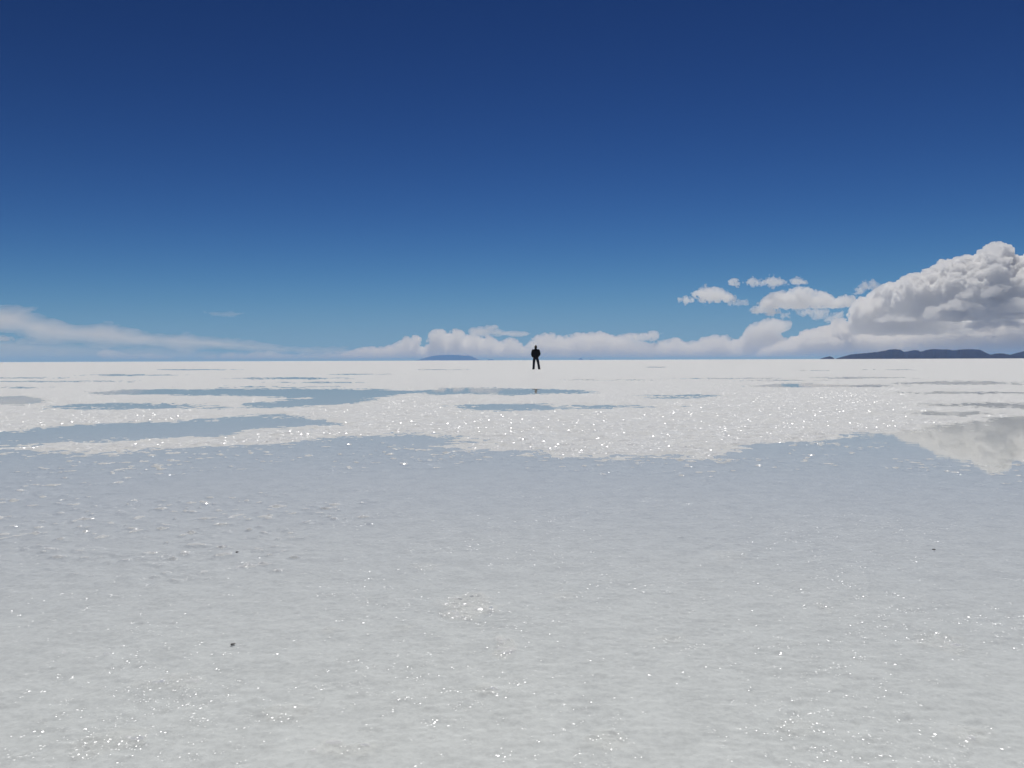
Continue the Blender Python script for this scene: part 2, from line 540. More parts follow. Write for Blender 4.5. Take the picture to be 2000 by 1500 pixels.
def ridge(name, label, profile, base_py, dist, depth, seed, mat):
    """profile: (px, height in px) along the skyline; built as a solid hill mass with gullied slopes"""
    xs = np.array([p[0] for p in profile], float)
    hs = np.array([p[1] for p in profile], float)
    n = int(max(40, (xs[-1] - xs[0]) * 1.2))
    u = np.linspace(xs[0], xs[-1], n)
    h = np.interp(u, xs, hs)
    k = np.array([1, 2, 3, 2, 1.0])
    h = np.convolve(np.pad(h, 2, mode='edge'), k / k.sum(), 'valid')
    t = np.linspace(-1, 1, 41)
    m_px = dist / F_PX
    U, T = np.meshgrid(u, t, indexing='ij')
    prof = np.clip(1 - np.abs(T), 0, 1) ** 0.85
    gul = fbm(U / 9.0, T * 2.5 + 3, seed, 4) - 0.5
    Hh = h[:, None] * prof * (1 + gul * 0.9 * (1 - prof)) + (fbm(U / 3.0, T * 9, seed + 9, 3) - 0.5) * np.minimum(h[:, None], 6) * 0.25 * prof
    Hh = np.maximum(Hh, 0.0) - 0.05 * (np.abs(T) > 0.999)
    V = np.zeros(U.shape + (3,))
    wob = (fbm(U / 25.0, U * 0 + 1.5, seed + 20, 2) - 0.5)
    Yd = dist + T * depth + wob * depth * 0.7
    # across: by the bearing of the pixel; up: metres above the flat
    V[..., 0] = (U - 1000.0) / F_PX * Yd
    V[..., 1] = Yd
    V[..., 2] = Hh * m_px - 0.4
    a, b = U.shape
    i = np.arange(a - 1)[:, None] * b + np.arange(b - 1)[None, :]
    Q = np.stack([i, i + b, i + b + 1, i + 1], -1).reshape(-1, 4)
    me = mesh_np(name, V.reshape(-1, 3), Q)
    o = link(name, me, mat)
    return tag(o, label, 'hills', kind='structure')


def build_hills():
    rock = plain('dry_rock', (0.016, 0.015, 0.017), 0.95, 0.016, 0.35)
    K = 4.762
    main = [(245, 0), (260, 8), (330, 28), (405, 47), (480, 50), (560, 57), (680, 70), (740, 84), (800, 90), (850, 85), (880, 65),
            (920, 70), (1000, 83), (1040, 68), (1100, 83), (1140, 89), (1220, 85), (1290, 85), (1340, 77), (1400, 85), (1480, 87),
            (1560, 85), (1600, 75), (1640, 55), (1680, 37), (1740, 34), (1830, 30), (1880, 35), (1940, 55), (2000, 70), (2100, 88),
            (2300, 92), (2600, 85), (2800, 90), (3100, 40), (3300, 0)]
    ridge('mountain', 'long dark blue mountain range under the big right cloud', [(1580 + x / K, y / K) for x, y in main], 700, 5200, 700, 5, rock)
    low = [(1380, 0), (1500, 6), (1600, 15), (1680, 32), (1740, 49), (1800, 47), (1850, 38), (1900, 26), (2000, 22), (2150, 40), (2400, 0)]
    ridge('mountain', 'low dark foothill in front of the right mountain range', [(1580 + x / K, y / K) for x, y in low], 700, 4300, 280, 15, rock)
    knoll = [(92, 0), (110, 6), (140, 15), (190, 27), (215, 20), (232, 8), (246, 0)]
    ridge('mountain', 'small separate knoll at the left foot of the right range', [(1580 + x / K, y / K) for x, y in knoll], 700, 5100, 130, 25, rock)
    K = 5.882
    isl = [(550, 0), (570, 6), (600, 16), (680, 38), (740, 54), (800, 60), (880, 64), (960, 65), (1020, 63), (1060, 55), (1100, 53),
           (1140, 57), (1180, 48), (1230, 27), (1275, 8), (1292, 0)]
    ridge('mountain', 'pale blue flat topped island hill left of the standing person', [(720 + x / K, y / K) for x, y in isl], 703, 28000, 1600, 35, rock)
    for pts, lab in (([(1360, 0), (1378, 12), (1400, 13), (1430, 13), (1442, 0)], 'tiny flat blue islet just left of the person'),
                     ([(1284, 0), (1296, 9), (1310, 0)], 'tiniest blue islet at the right tip of the island hill')):
        ridge('mountain', lab, [(720 + x / K, y / K) for x, y in pts], 703, 28200, 190, 45, rock)
    K = 4.348
    for pts, lab in (([(386, 0), (400, 12), (412, 19), (424, 8), (432, 0)], 'tiny pointed blue islet on the horizon right of the person'),
                     ([(482, 0), (490, 9), (502, 4), (512, 8), (524, 0)], 'tiny low blue islet farthest right of the person')):
        ridge('mountain', lab, [(1040 + x / K, y / K) for x, y in pts], 702, 28200, 190, 55, rock)
    # the air
    bm = bmesh.new()
    bmesh.ops.create_cube(bm, size=1.0)
    S, lo, hi = 310000.0, -1.2, HAZE_TOP
    for v in bm.verts:
        v.co = Vector((v.co.x * S, v.co.y * S, lo if v.co.z < 0 else hi))
    me = bpy.data.meshes.new('haze')
    bm.to_mesh(me)
    bm.free()
    m, nt, out = new_mat('haze')
    pv = node(nt, 'ShaderNodeVolumePrincipled')
    pv.inputs['Color'].default_value = HAZE_COLOR + (1,)
    pv.inputs['Density'].default_value = HAZE_DENSITY
    pv.inputs['Anisotropy'].default_value = 0.0
    pv.inputs['Absorption Color'].default_value = (0.5, 0.5, 0.5, 1)      # clear air: it scatters blue first and soaks up little
    nt.links.new(pv.outputs[0], out.inputs['Volume'])
    o = link('haze', me, m)
    tag(o, 'thin blue haze lying over the whole flat', 'haze', kind='stuff')


HAZE_TOP, HAZE_COLOR, HAZE_DENSITY = 235.0, (0.21, 0.45, 1.0), 6.0e-5
build_hills()


# ------------------------------------------------------------------ clouds
import openvdb

_LAT = np.random.default_rng(7).random((64, 64, 64), dtype=np.float32)


def noise3(x, y, z):
    """smooth value noise on broadcastable axes x[:,None,None], y[None,:,None], z[None,None,:]"""
    def prep(c):
        i = np.floor(c).astype(np.int64)
        f = (c - i).astype(np.float32)
        return i & 63, (i + 1) & 63, f * f * (3 - 2 * f)
    x0, x1, fx = prep(x)
    y0, y1, fy = prep(y)
    z0, z1, fz = prep(z)
    def lat(a, b, c):
        return _LAT[a[:, None, None], b[None, :, None], c[None, None, :]]
    fx, fy, fz = fx[:, None, None], fy[None, :, None], fz[None, None, :]
    a = lat(x0, y0, z0) * (1 - fx) + lat(x1, y0, z0) * fx
    b = lat(x0, y1, z0) * (1 - fx) + lat(x1, y1, z0) * fx
    c = lat(x0, y0, z1) * (1 - fx) + lat(x1, y0, z1) * fx
    d = lat(x0, y1, z1) * (1 - fx) + lat(x1, y1, z1) * fx
    return (a * (1 - fy) + b * fy) * (1 - fz) + (c * (1 - fy) + d * fy) * fz


def cloud(label, outline, dist, density, depth=1.0, thick=40.0, puffs=(), erode=0.0, rag=(6.0, 2.0), step=1.2, stretch=1.0, seed=1,
          g=0.56, group=None, edge=0.85, fine=0.7, face=0.0, face_w=(60.0, 26.0)):
    """a body of air full of droplets: the outline (photograph pixels) swells into a solid, puffs grow on it, noise frays it"""
    dist = dist * 1.35
    rng = np.random.default_rng(seed)
    P = np.array(outline, float)
    pad = erode + sum(puffs) * 0.9 + rag[1] * 2 + 3
    x0, x1 = P[:, 0].min() - pad, P[:, 0].max() + pad
    y0, y1 = P[:, 1].min() - pad, P[:, 1].max() + pad
    xs = np.arange(x0, x1, step * stretch)
    ys = np.arange(y0, y1, step)
    gx, gy = np.meshgrid(xs, ys, indexing='ij')
    global SX
    keep_sx, SX = SX, 1.0 * stretch
    sd = poly_distance(gx, gy, outline) - erode
    SX = keep_sx
    Rk = min(thick, max(2.0, sd.max()))
    q = np.clip(sd, 0, Rk)
    T = (0.45 * np.sqrt(np.maximum(q * (2 * Rk - q), 0)) + 0.55 * Rk * (q / Rk) ** edge) * depth if edge < 1 else Rk * (q / Rk) ** edge * depth   # half depth, px
    zmax = T.max() + pad
    zs = np.arange(-zmax, zmax, step * max(1.0, depth * 0.8))
    zst = zs[1] - zs[0]
    Z = zs[None, None, :]
    F = np.minimum(sd[:, :, None], (T[:, :, None] - np.abs(Z)) / max(1.0, depth)).astype(np.float32)
    base_y = P[:, 1].max()
    for r0 in puffs:
        idx = np.argwhere(np.abs(F) < step * 0.9)
        if not len(idx):
            break
        area = len(idx) * step * step
        n = int(min(9000, 1.5 * area / (r0 * r0)))
        pick = idx[rng.integers(0, len(idx), n)]
        for ix, iy, iz in pick:
            r = r0 * (0.45 + 0.65 * rng.random())
            cx, cy, cz = xs[ix], ys[iy] + 0.25 * r, zs[iz]
            if cy > base_y - 0.4 * r:
                continue
            a0, a1 = np.searchsorted(xs, (cx - r, cx + r))
            b0, b1 = np.searchsorted(ys, (cy - r, cy + r))
            c0, c1 = np.searchsorted(zs, (cz - r, cz + r))
            if a1 <= a0 or b1 <= b0 or c1 <= c0:
                continue
            d = r - np.sqrt(((xs[a0:a1] - cx) ** 2)[:, None, None] + ((ys[b0:b1] - cy) ** 2)[None, :, None] + ((zs[c0:c1] - cz) ** 2)[None, None, :])
            sub = F[a0:a1, b0:b1, c0:c1]
            np.maximum(sub, d.astype(np.float32), out=sub)
    w0, amp = rag
    off = rng.random(3) * 50
    nz = 0.0
    for k, (wv, am) in enumerate(((w0, 1.0), (w0 * 0.5, fine), (w0 * 0.25, fine * 0.62), (w0 * 0.12, fine * 0.35))):
        nz = nz + am * (noise3(xs / (wv * stretch) + off[0], ys / wv + off[1], zs / wv + off[2]) - 0.5)
    F += (amp * 2.0) * nz
    if face:
        # storeys and heads across the face: long along the wind, short in height, kept off the skyline
        inner = smooth01(3.0, 26.0, sd)[:, :, None].astype(np.float32)
        fw = 0.0
        for k, (sc, am) in enumerate(((1.0, 1.0), (0.5, 0.7), (0.25, 0.45))):
            v = noise3(xs / (face_w[0] * sc) + off[1], ys / (face_w[1] * sc) + off[2], zs / (face_w[0] * sc) + off[0])
            fw = fw + am * ((v - 0.5) * 1.3 if k < 2 else 0.42 - np.abs(2 * v - 1))
        F += face * 2 * fw * inner
    F[0], F[-1], F[:, 0], F[:, -1], F[:, :, 0], F[:, :, -1] = -3, -3, -3, -3, -3, -3
    grid = openvdb.FloatGrid()
    grid.background = 3.0
    grid.copyFromArray(np.ascontiguousarray(-np.clip(F, -3, 3)))
    pts, quads = grid.convertToQuads(isovalue=0.0)
    pts = np.asarray(pts, float)
    px, py, pz = x0 + pts[:, 0] * step * stretch, y0 + pts[:, 1] * step, zs[0] + pts[:, 2] * zst
    m_px = dist / F_PX
    Dm = np.stack([(px - 1000) / F_PX, (750 - py) / F_PX, -np.ones(len(px))], -1) @ ROTN.T
    yy = dist + pz * m_px
    V = Dm * (yy / Dm[:, 1])[:, None]
    V[:, 2] = np.maximum(V[:, 2] + CAM_Z, HAZE_TOP + 15)
    c = V.mean(0)
    me = mesh_np('cloud', V - c, np.asarray(quads), smooth=True)
    key = 'cloud_%g_%g' % (density, g)
    mat = bpy.data.materials.get(key) or cloud_material(key, density / m_px, g)
    if abs(mat.node_tree.nodes['Volume Scatter'].inputs['Density'].default_value - density / m_px) > 1e-9:
        mat = cloud_material(key, density / m_px, g)
    o = link('cloud', me, mat)
    o.location = c
    tag(o, label, 'cloud', group)
    CLOUD_STATS.append((label[:40], len(pts), F.shape))
    return o


CLOUD_STATS = []
CA = lambda pts: crop(1580, 470, 4.762, pts)
CB = lambda pts: crop(1280, 460, 2.777, pts)
CC = lambda pts: crop(720, 620, 5.882, pts)
CD = lambda pts: crop(1040, 630, 4.348, pts)
CE = lambda pts: crop(0, 560, 2.941, pts)


def build_clouds():
    # the great cumulus at the right, in three storeys one behind the other
    cloud('biggest white cumulus towering at the right edge above a grey base', CA(
        [(790, 440), (850, 395), (930, 345), (1000, 350), (1060, 320), (1130, 290), (1200, 295), (1230, 255), (1330, 205), (1430, 195),
         (1500, 190), (1590, 195), (1610, 155), (1650, 95), (1740, 58), (1820, 80), (1840, 118), (1890, 145), (1915, 200), (1940, 215), (1980, 180),
         (2020, 160), (2150, 120), (2350, 100), (2550, 160), (2700, 300), (2750, 600), (2400, 650), (2000, 655), (1900, 680), (1700, 712), (1500, 708),
         (1330, 700), (1180, 655), (1050, 640), (900, 630), (790, 590), (740, 530)]),
        50000, 0.22, depth=1.9, thick=120, puffs=(20, 10, 5), erode=8, rag=(15, 5.0), step=1.3, seed=3, fine=0.85, face=8.0, face_w=(95, 32))
    cloud('grey white cumulus shoulder below and left of the biggest cumulus', CA(
        [(425, 620), (470, 560), (520, 525), (580, 530), (640, 500), (700, 455), (760, 430), (860, 470), (1100, 560), (1300, 660), (1500, 740), (1480, 800),
         (1250, 830), (1100, 850), (900, 845), (700, 860), (560, 850), (450, 800), (405, 740), (395, 670)]),
        56000, 0.19, depth=1.7, thick=50, puffs=(14, 8, 4), erode=7, rag=(13, 4.8), step=1.2, seed=5, fine=0.85, face=6.0, face_w=(70, 26))
    cloud('low grey cloud bank lying right behind the dark mountain range', CA(
        [(-620, 1075), (-420, 1020), (-250, 950), (-120, 900), (0, 830), (60, 835), (130, 795), (200, 805), (250, 775), (310, 735), (340, 775), (400, 770), (480, 830), (700, 850),
         (900, 820), (1100, 740), (1250, 720), (1350, 700), (1500, 680), (1650, 670), (1850, 650), (2000, 640), (2300, 640), (2600, 760), (2800, 900),
         (2800, 1085), (2000, 1090), (1000, 1090), (0, 1090), (-500, 1092)]),
        64000, 0.14, depth=1.7, thick=50, puffs=(11, 6, 3.4), erode=5, rag=(12, 4.8), step=1.2, seed=7, fine=0.85, face=7.0, face_w=(60, 20))
    cloud('white cloud mound with a curled top rising from the low bank left of the mountains',
          [(1425, 694), (1440, 676), (1453, 657), (1460, 642), (1474, 633), (1492, 626), (1510, 624), (1530, 628), (1548, 632), (1534, 639), (1520, 648),
           (1528, 660), (1550, 672), (1580, 694)],
          68000, 0.10, depth=1.2, thick=20, puffs=(5, 3.0, 1.8), erode=2.2, rag=(9, 3.2), step=0.9, seed=9, face=3.0, face_w=(26, 12))
    # lit scraps drifting before its grey base
    for k, (lab, pts) in enumerate((
        ('bright lit streak of cloud before the grey base of the biggest cumulus', [(1090, 640), (1180, 612), (1250, 588), (1330, 575), (1420, 568), (1500, 590), (1640, 606), (1560, 630), (1420, 640), (1300, 652), (1180, 655)]),
        ('bright small cloud before the grey base close to the right edge', [(1740, 645), (1785, 605), (1840, 596), (1880, 570), (1940, 550), (2020, 556), (2120, 600), (2060, 645), (1960, 640), (1900, 660), (1820, 668)]),
        ('pale ragged cloud lying across the middle of the biggest cumulus', [(1400, 520), (1450, 478), (1520, 458), (1590, 468), (1660, 436), (1760, 420), (1860, 440), (1800, 480), (1680, 504), (1560, 526), (1480, 534)]),
        ('lowest lit scrap before the grey shoulder over the range', [(630, 738), (700, 706), (780, 690), (870, 700), (950, 716), (860, 740), (760, 752)]),
        ('lit scrap below the dark base just right of the shoulder', [(1030, 705), (1090, 668), (1160, 664), (1230, 686), (1255, 712), (1180, 729), (1090, 732)]),
        ('long pale streak along the foot of the low grey bank at the right', [(1480, 790), (1560, 740), (1680, 730), (1760, 752), (1860, 735), (1960, 760), (2080, 770), (1960, 800), (1760, 806), (1600, 812)]))):
        cloud(lab, CA(pts), 45500 + 200 * k, 0.075, depth=1.4, thick=16, puffs=(4, 2.4, 1.6), erode=0.3, rag=(12, 6.5), step=0.95, stretch=1.4, fine=0.95, seed=80 + k, group='lit scraps before the big cumulus')
    # loose cumulus fragments off to the left of it
    frag = 'loose cumulus fragments left of the big cloud'
    cloud('widest of the loose white cumulus pieces left of the big cloud', CB(
        [(560, 375), (590, 352), (620, 328), (680, 308), (740, 303), (780, 288), (830, 292), (850, 312), (900, 312), (950, 332), (975, 360), (1000, 345), (1030, 328), (1075, 332),
         (1060, 352), (1030, 372), (1015, 388), (980, 385), (940, 375), (880, 380), (800, 385), (740, 393), (680, 390), (620, 388), (590, 383)]),
        51000, 0.12, depth=1.2, thick=20, puffs=(5, 3, 1.8), erode=1.0, rag=(11, 5.5), step=0.8, fine=0.95, seed=11, group=frag)
    small = [
        ('short flat white cloud tucked under the widest cumulus fragment', [(520, 402), (560, 394), (600, 386), (650, 394), (672, 408), (640, 422), (560, 421), (530, 416)], .2),
        ('round white puff standing alone in the blue, largest on the left of the fragments', [(210, 318), (240, 294), (280, 283), (345, 286), (372, 310), (425, 325), (436, 345), (390, 351), (330, 356), (290, 362), (245, 350)], .2),
        ('tiny white puff farthest left of the cumulus fragments', [(132, 346), (160, 335), (195, 341), (201, 355), (165, 363), (138, 358)], .16),
        ('tiny dense puff above the round lone puff', [(403, 252), (430, 238), (452, 249), (446, 266), (418, 269)], .2),
        ('long thin white cloud strip highest in the blue left of the big cloud', [(485, 252), (520, 240), (560, 250), (600, 234), (645, 234), (705, 250), (714, 263), (660, 271), (580, 266), (515, 266)], .15),
        ('small flat puff at the right end of the thin cloud strip', [(738, 246), (770, 229), (803, 240), (824, 256), (790, 263), (752, 259)], .16),
        ('faint flat scrap under the lower right of the round lone puff', [(405, 367), (440, 355), (490, 354), (498, 368), (450, 378), (412, 376)], .09),
        ('ragged grey scrap hanging below the right end of the widest fragment', [(765, 412), (830, 398), (900, 393), (938, 408), (932, 426), (890, 452), (860, 447), (852, 427), (800, 427)], .08),
        ('thin curved wisp touching the upper left shoulder of the big cloud', [(1080, 318), (1105, 282), (1140, 256), (1178, 253), (1215, 272), (1258, 296), (1230, 300), (1165, 284), (1130, 294), (1102, 318)], .11),
        ('slanting grey scrap between the fragments and the low bank', [(920, 460), (955, 436), (1012, 413), (1008, 442), (970, 464)], .1),
        ('smallest faint puff under the flat fragment near the arch', [(685, 431), (720, 426), (722, 441), (692, 444)], .1),
    ]
    for k, (lab, pts, den) in enumerate(small):
        cloud(lab, CB(pts), 50500 + 300 * k, den * 0.6, depth=1.2, thick=12, puffs=(2.6, 1.5), erode=-0.8, rag=(8, 4.6), step=0.7, fine=1.0, seed=30 + k, group=frag)
    # the far bank along the horizon
    cloud('pale far cloud bank along the horizon right behind the person', CD(
        [(-70, 230), (-20, 170), (0, 150), (40, 118), (110, 103), (185, 100), (180, 130), (215, 117), (250, 122), (290, 127), (370, 98), (450, 95),
         (530, 91), (570, 80), (620, 90), (660, 112), (700, 122), (740, 112), (800, 103), (900, 95), (1000, 85), (1105, 92), (1050, 112), (900, 135),
         (830, 152), (860, 167), (950, 177), (1050, 180), (1120, 162), (1180, 140), (1270, 150), (1290, 182), (1380, 162), (1450, 142), (1560, 117),
         (1640, 117), (1690, 150), (1730, 150), (1790, 120), (1850, 120), (2000, 220), (2000, 308), (1000, 310), (0, 312), (-100, 312)]),
        78000, 0.095, depth=1.6, thick=30, puffs=(6, 3.6, 2.0), erode=2, rag=(10, 4.2), step=0.9, fine=0.9, seed=13, face=5.0, face_w=(34, 14))
    cloud('white far cumulus heads above the flat topped island', CC(
        [(-300, 430), (-120, 370), (0, 350), (100, 375), (190, 358), (240, 333), (300, 328), (360, 288), (410, 293), (430, 243), (460, 238), (500, 262), (530, 223),
         (585, 214), (592, 250), (560, 292), (570, 333), (620, 348), (700, 313), (720, 273), (712, 204), (740, 184), (780, 154), (852, 154), (870, 204),
         (900, 214), (930, 184), (980, 164), (1010, 134), (1058, 168), (1080, 214), (1140, 214), (1200, 200), (1270, 234), (1330, 254), (1390, 229),
         (1448, 254), (1470, 293), (1520, 303), (1560, 269), (1620, 249), (1700, 274), (1738, 320), (1800, 380), (1800, 480), (1000, 482), (300, 482), (-300, 484)]),
        80000, 0.11, depth=1.6, thick=30, puffs=(6, 3.6, 2.0), erode=2, rag=(10, 4.0), step=0.85, fine=0.9, seed=15, face=5.0, face_w=(30, 14))
    cloud('smooth anvil shaped cloud streaming right over the island cumulus', CC(
        [(1150, 155), (1180, 122), (1270, 101), (1350, 95), (1410, 100), (1470, 84), (1485, 100), (1445, 133), (1520, 148), (1650, 158), (1750, 163), (1860, 183),
         (1800, 206), (1650, 216), (1450, 204), (1330, 226), (1240, 216), (1165, 192)]),
        76000, 0.085, depth=1.2, thick=9, puffs=(2.4,), erode=0.3, rag=(9, 2.4), step=0.75, stretch=1.5, fine=0.9, seed=17)
    # the veil at the left and the low puffs under it
    cloud('wide smooth white veil of cloud sloping down from the left edge', CE(
        [(-700, -40), (-300, 60), (0, 118), (100, 106), (250, 114), (222, 146), (250, 172), (330, 188), (430, 207), (520, 206), (640, 210), (720, 228), (820, 247), (1000, 260),
         (1200, 277), (1330, 287), (1450, 308), (1570, 316), (1620, 338), (1800, 342), (2000, 356), (2200, 385), (2100, 396), (1700, 392), (1350, 380), (1100, 372), (900, 362),
         (700, 350), (500, 338), (300, 326), (120, 314), (70, 275), (0, 262), (-300, 255), (-700, 200)]),
        72000, 0.042, depth=0.9, thick=26, puffs=(), erode=-1.0, rag=(20, 4.6), step=1.0, stretch=2.6, seed=19, edge=1.1, fine=0.75)
    cloud('very faint bluish veil hanging to the horizon under the left veil', CE(
        [(-700, 210), (0, 290), (300, 318), (700, 335), (1200, 362), (1700, 384), (2300, 380), (2700, 370), (2900, 400), (2600, 428), (-700, 436)]),
        74000, 0.020, depth=0.9, thick=16, puffs=(), erode=-2, rag=(22, 3.5), step=1.2, stretch=2.8, seed=21, edge=1.3)
    low = 'low puffs on the left horizon'
    for k, (lab, pts, den) in enumerate((
        ('row of faint low puffs on the horizon below the left veil', [(540, 378), (620, 362), (700, 380), (760, 392), (820, 392), (860, 382), (920, 396), (1000, 405), (960, 422), (700, 424), (600, 410)], .05),
        ('single faint low puff between the two horizon rows at the left', [(1155, 418), (1190, 400), (1230, 392), (1255, 408), (1245, 427), (1165, 427)], .06),
        ('longest row of low horizon puffs where the left veil ends', [(1262, 402), (1290, 383), (1337, 375), (1360, 393), (1420, 383), (1480, 376), (1540, 368), (1600, 383), (1700, 393), (1760, 383), (1830, 383),
                      (1900, 376), (2000, 373), (2060, 388), (2200, 380), (2300, 395), (2300, 427), (1270, 428)], .06),
        ('faint thin wisp floating alone in the blue above the left veil', [(1170, 146), (1280, 142), (1335, 141), (1400, 153), (1350, 174), (1290, 177), (1220, 166)], .022),
        ('small bright puff in the gap at the left edge under the veil', [(-60, 276), (0, 279), (60, 288), (84, 299), (40, 309), (-60, 309)], .07))):
        cloud(lab, CE(pts), 70000 + 500 * k, den, depth=1.0, thick=8, puffs=(2.6, 1.6) if den > 0.03 else (), erode=1.0 if den > 0.03 else 0.0,
              rag=(7, 1.9), step=0.8, seed=60 + k, group=low if k in (0, 1, 2) else None)
    for st in CLOUD_STATS:
        print('cloud', st)


build_clouds()


# ------------------------------------------------------------------ the person
def limb_mesh(name, trees, h=0.008, blend=0.025, flat=None):
    """one closed surface round trees of tapering limbs. A tree: (points (co, r or (rx, ry)), edges, blend)"""
    allp = [(np.array(q[0], float), q[1] if isinstance(q[1], tuple) else (q[1], q[1])) for t in trees for q in t[0]]
    lo = np.min([c - max(r) for c, r in allp], 0) - 0.03
    hi = np.max([c + max(r) for c, r in allp], 0) + 0.03
    ax = [np.arange(lo[k], hi[k], h) for k in range(3)]
    G = np.full([len(q) for q in ax], 1.0)
    for t in trees:
        kk = t[2] if len(t) > 2 else blend
        for i, j in t[1]:
            (pa, ra), (pb, rb) = [(np.array(t[0][m][0], float), t[0][m][1] if isinstance(t[0][m][1], tuple) else (t[0][m][1],) * 2) for m in (i, j)]
            R_ = max(ra + rb) + 0.06
            sl = tuple(slice(max(0, np.searchsorted(ax[k], min(pa[k], pb[k]) - R_)), np.searchsorted(ax[k], max(pa[k], pb[k]) + R_)) for k in range(3))
            x, y, z = ax[0][sl[0]][:, None, None], ax[1][sl[1]][None, :, None], ax[2][sl[2]][None, None, :]
            ba = pb - pa
            u = np.clip(((x - pa[0]) * ba[0] + (y - pa[1]) * ba[1] + (z - pa[2]) * ba[2]) / max(ba @ ba, 1e-9), 0, 1)
            rx, ry = ra[0] + (rb[0] - ra[0]) * u, ra[1] + (rb[1] - ra[1]) * u
            dx, dy, dz = x - pa[0] - u * ba[0], y - pa[1] - u * ba[1], z - pa[2] - u * ba[2]
            rz = np.minimum(rx, ry)
            q = np.sqrt((dx / rx) ** 2 + (dy / ry) ** 2 + (dz / rz) ** 2)
            d = (q - 1) * rz
            g = G[sl]
            hh = np.clip(0.5 + 0.5 * (g - d) / kk, 0, 1)
            G[sl] = g + (d - g) * hh - kk * hh * (1 - hh)
    if flat is not None:                              # cut level below a height
        G = np.maximum(G, flat - ax[2][None, None, :])
    grid = openvdb.FloatGrid()
    grid.background = 1.0
    grid.copyFromArray(np.ascontiguousarray(np.clip(G, -1, 1).astype(np.float32)))
    pts, quads = grid.convertToQuads(isovalue=0.0)
    return mesh_np(name, np.asarray(pts, float) * h + lo, np.asarray(quads))


def chain(*q):
    return list(q), [(k, k + 1) for k in range(len(q) - 1)], 0.006


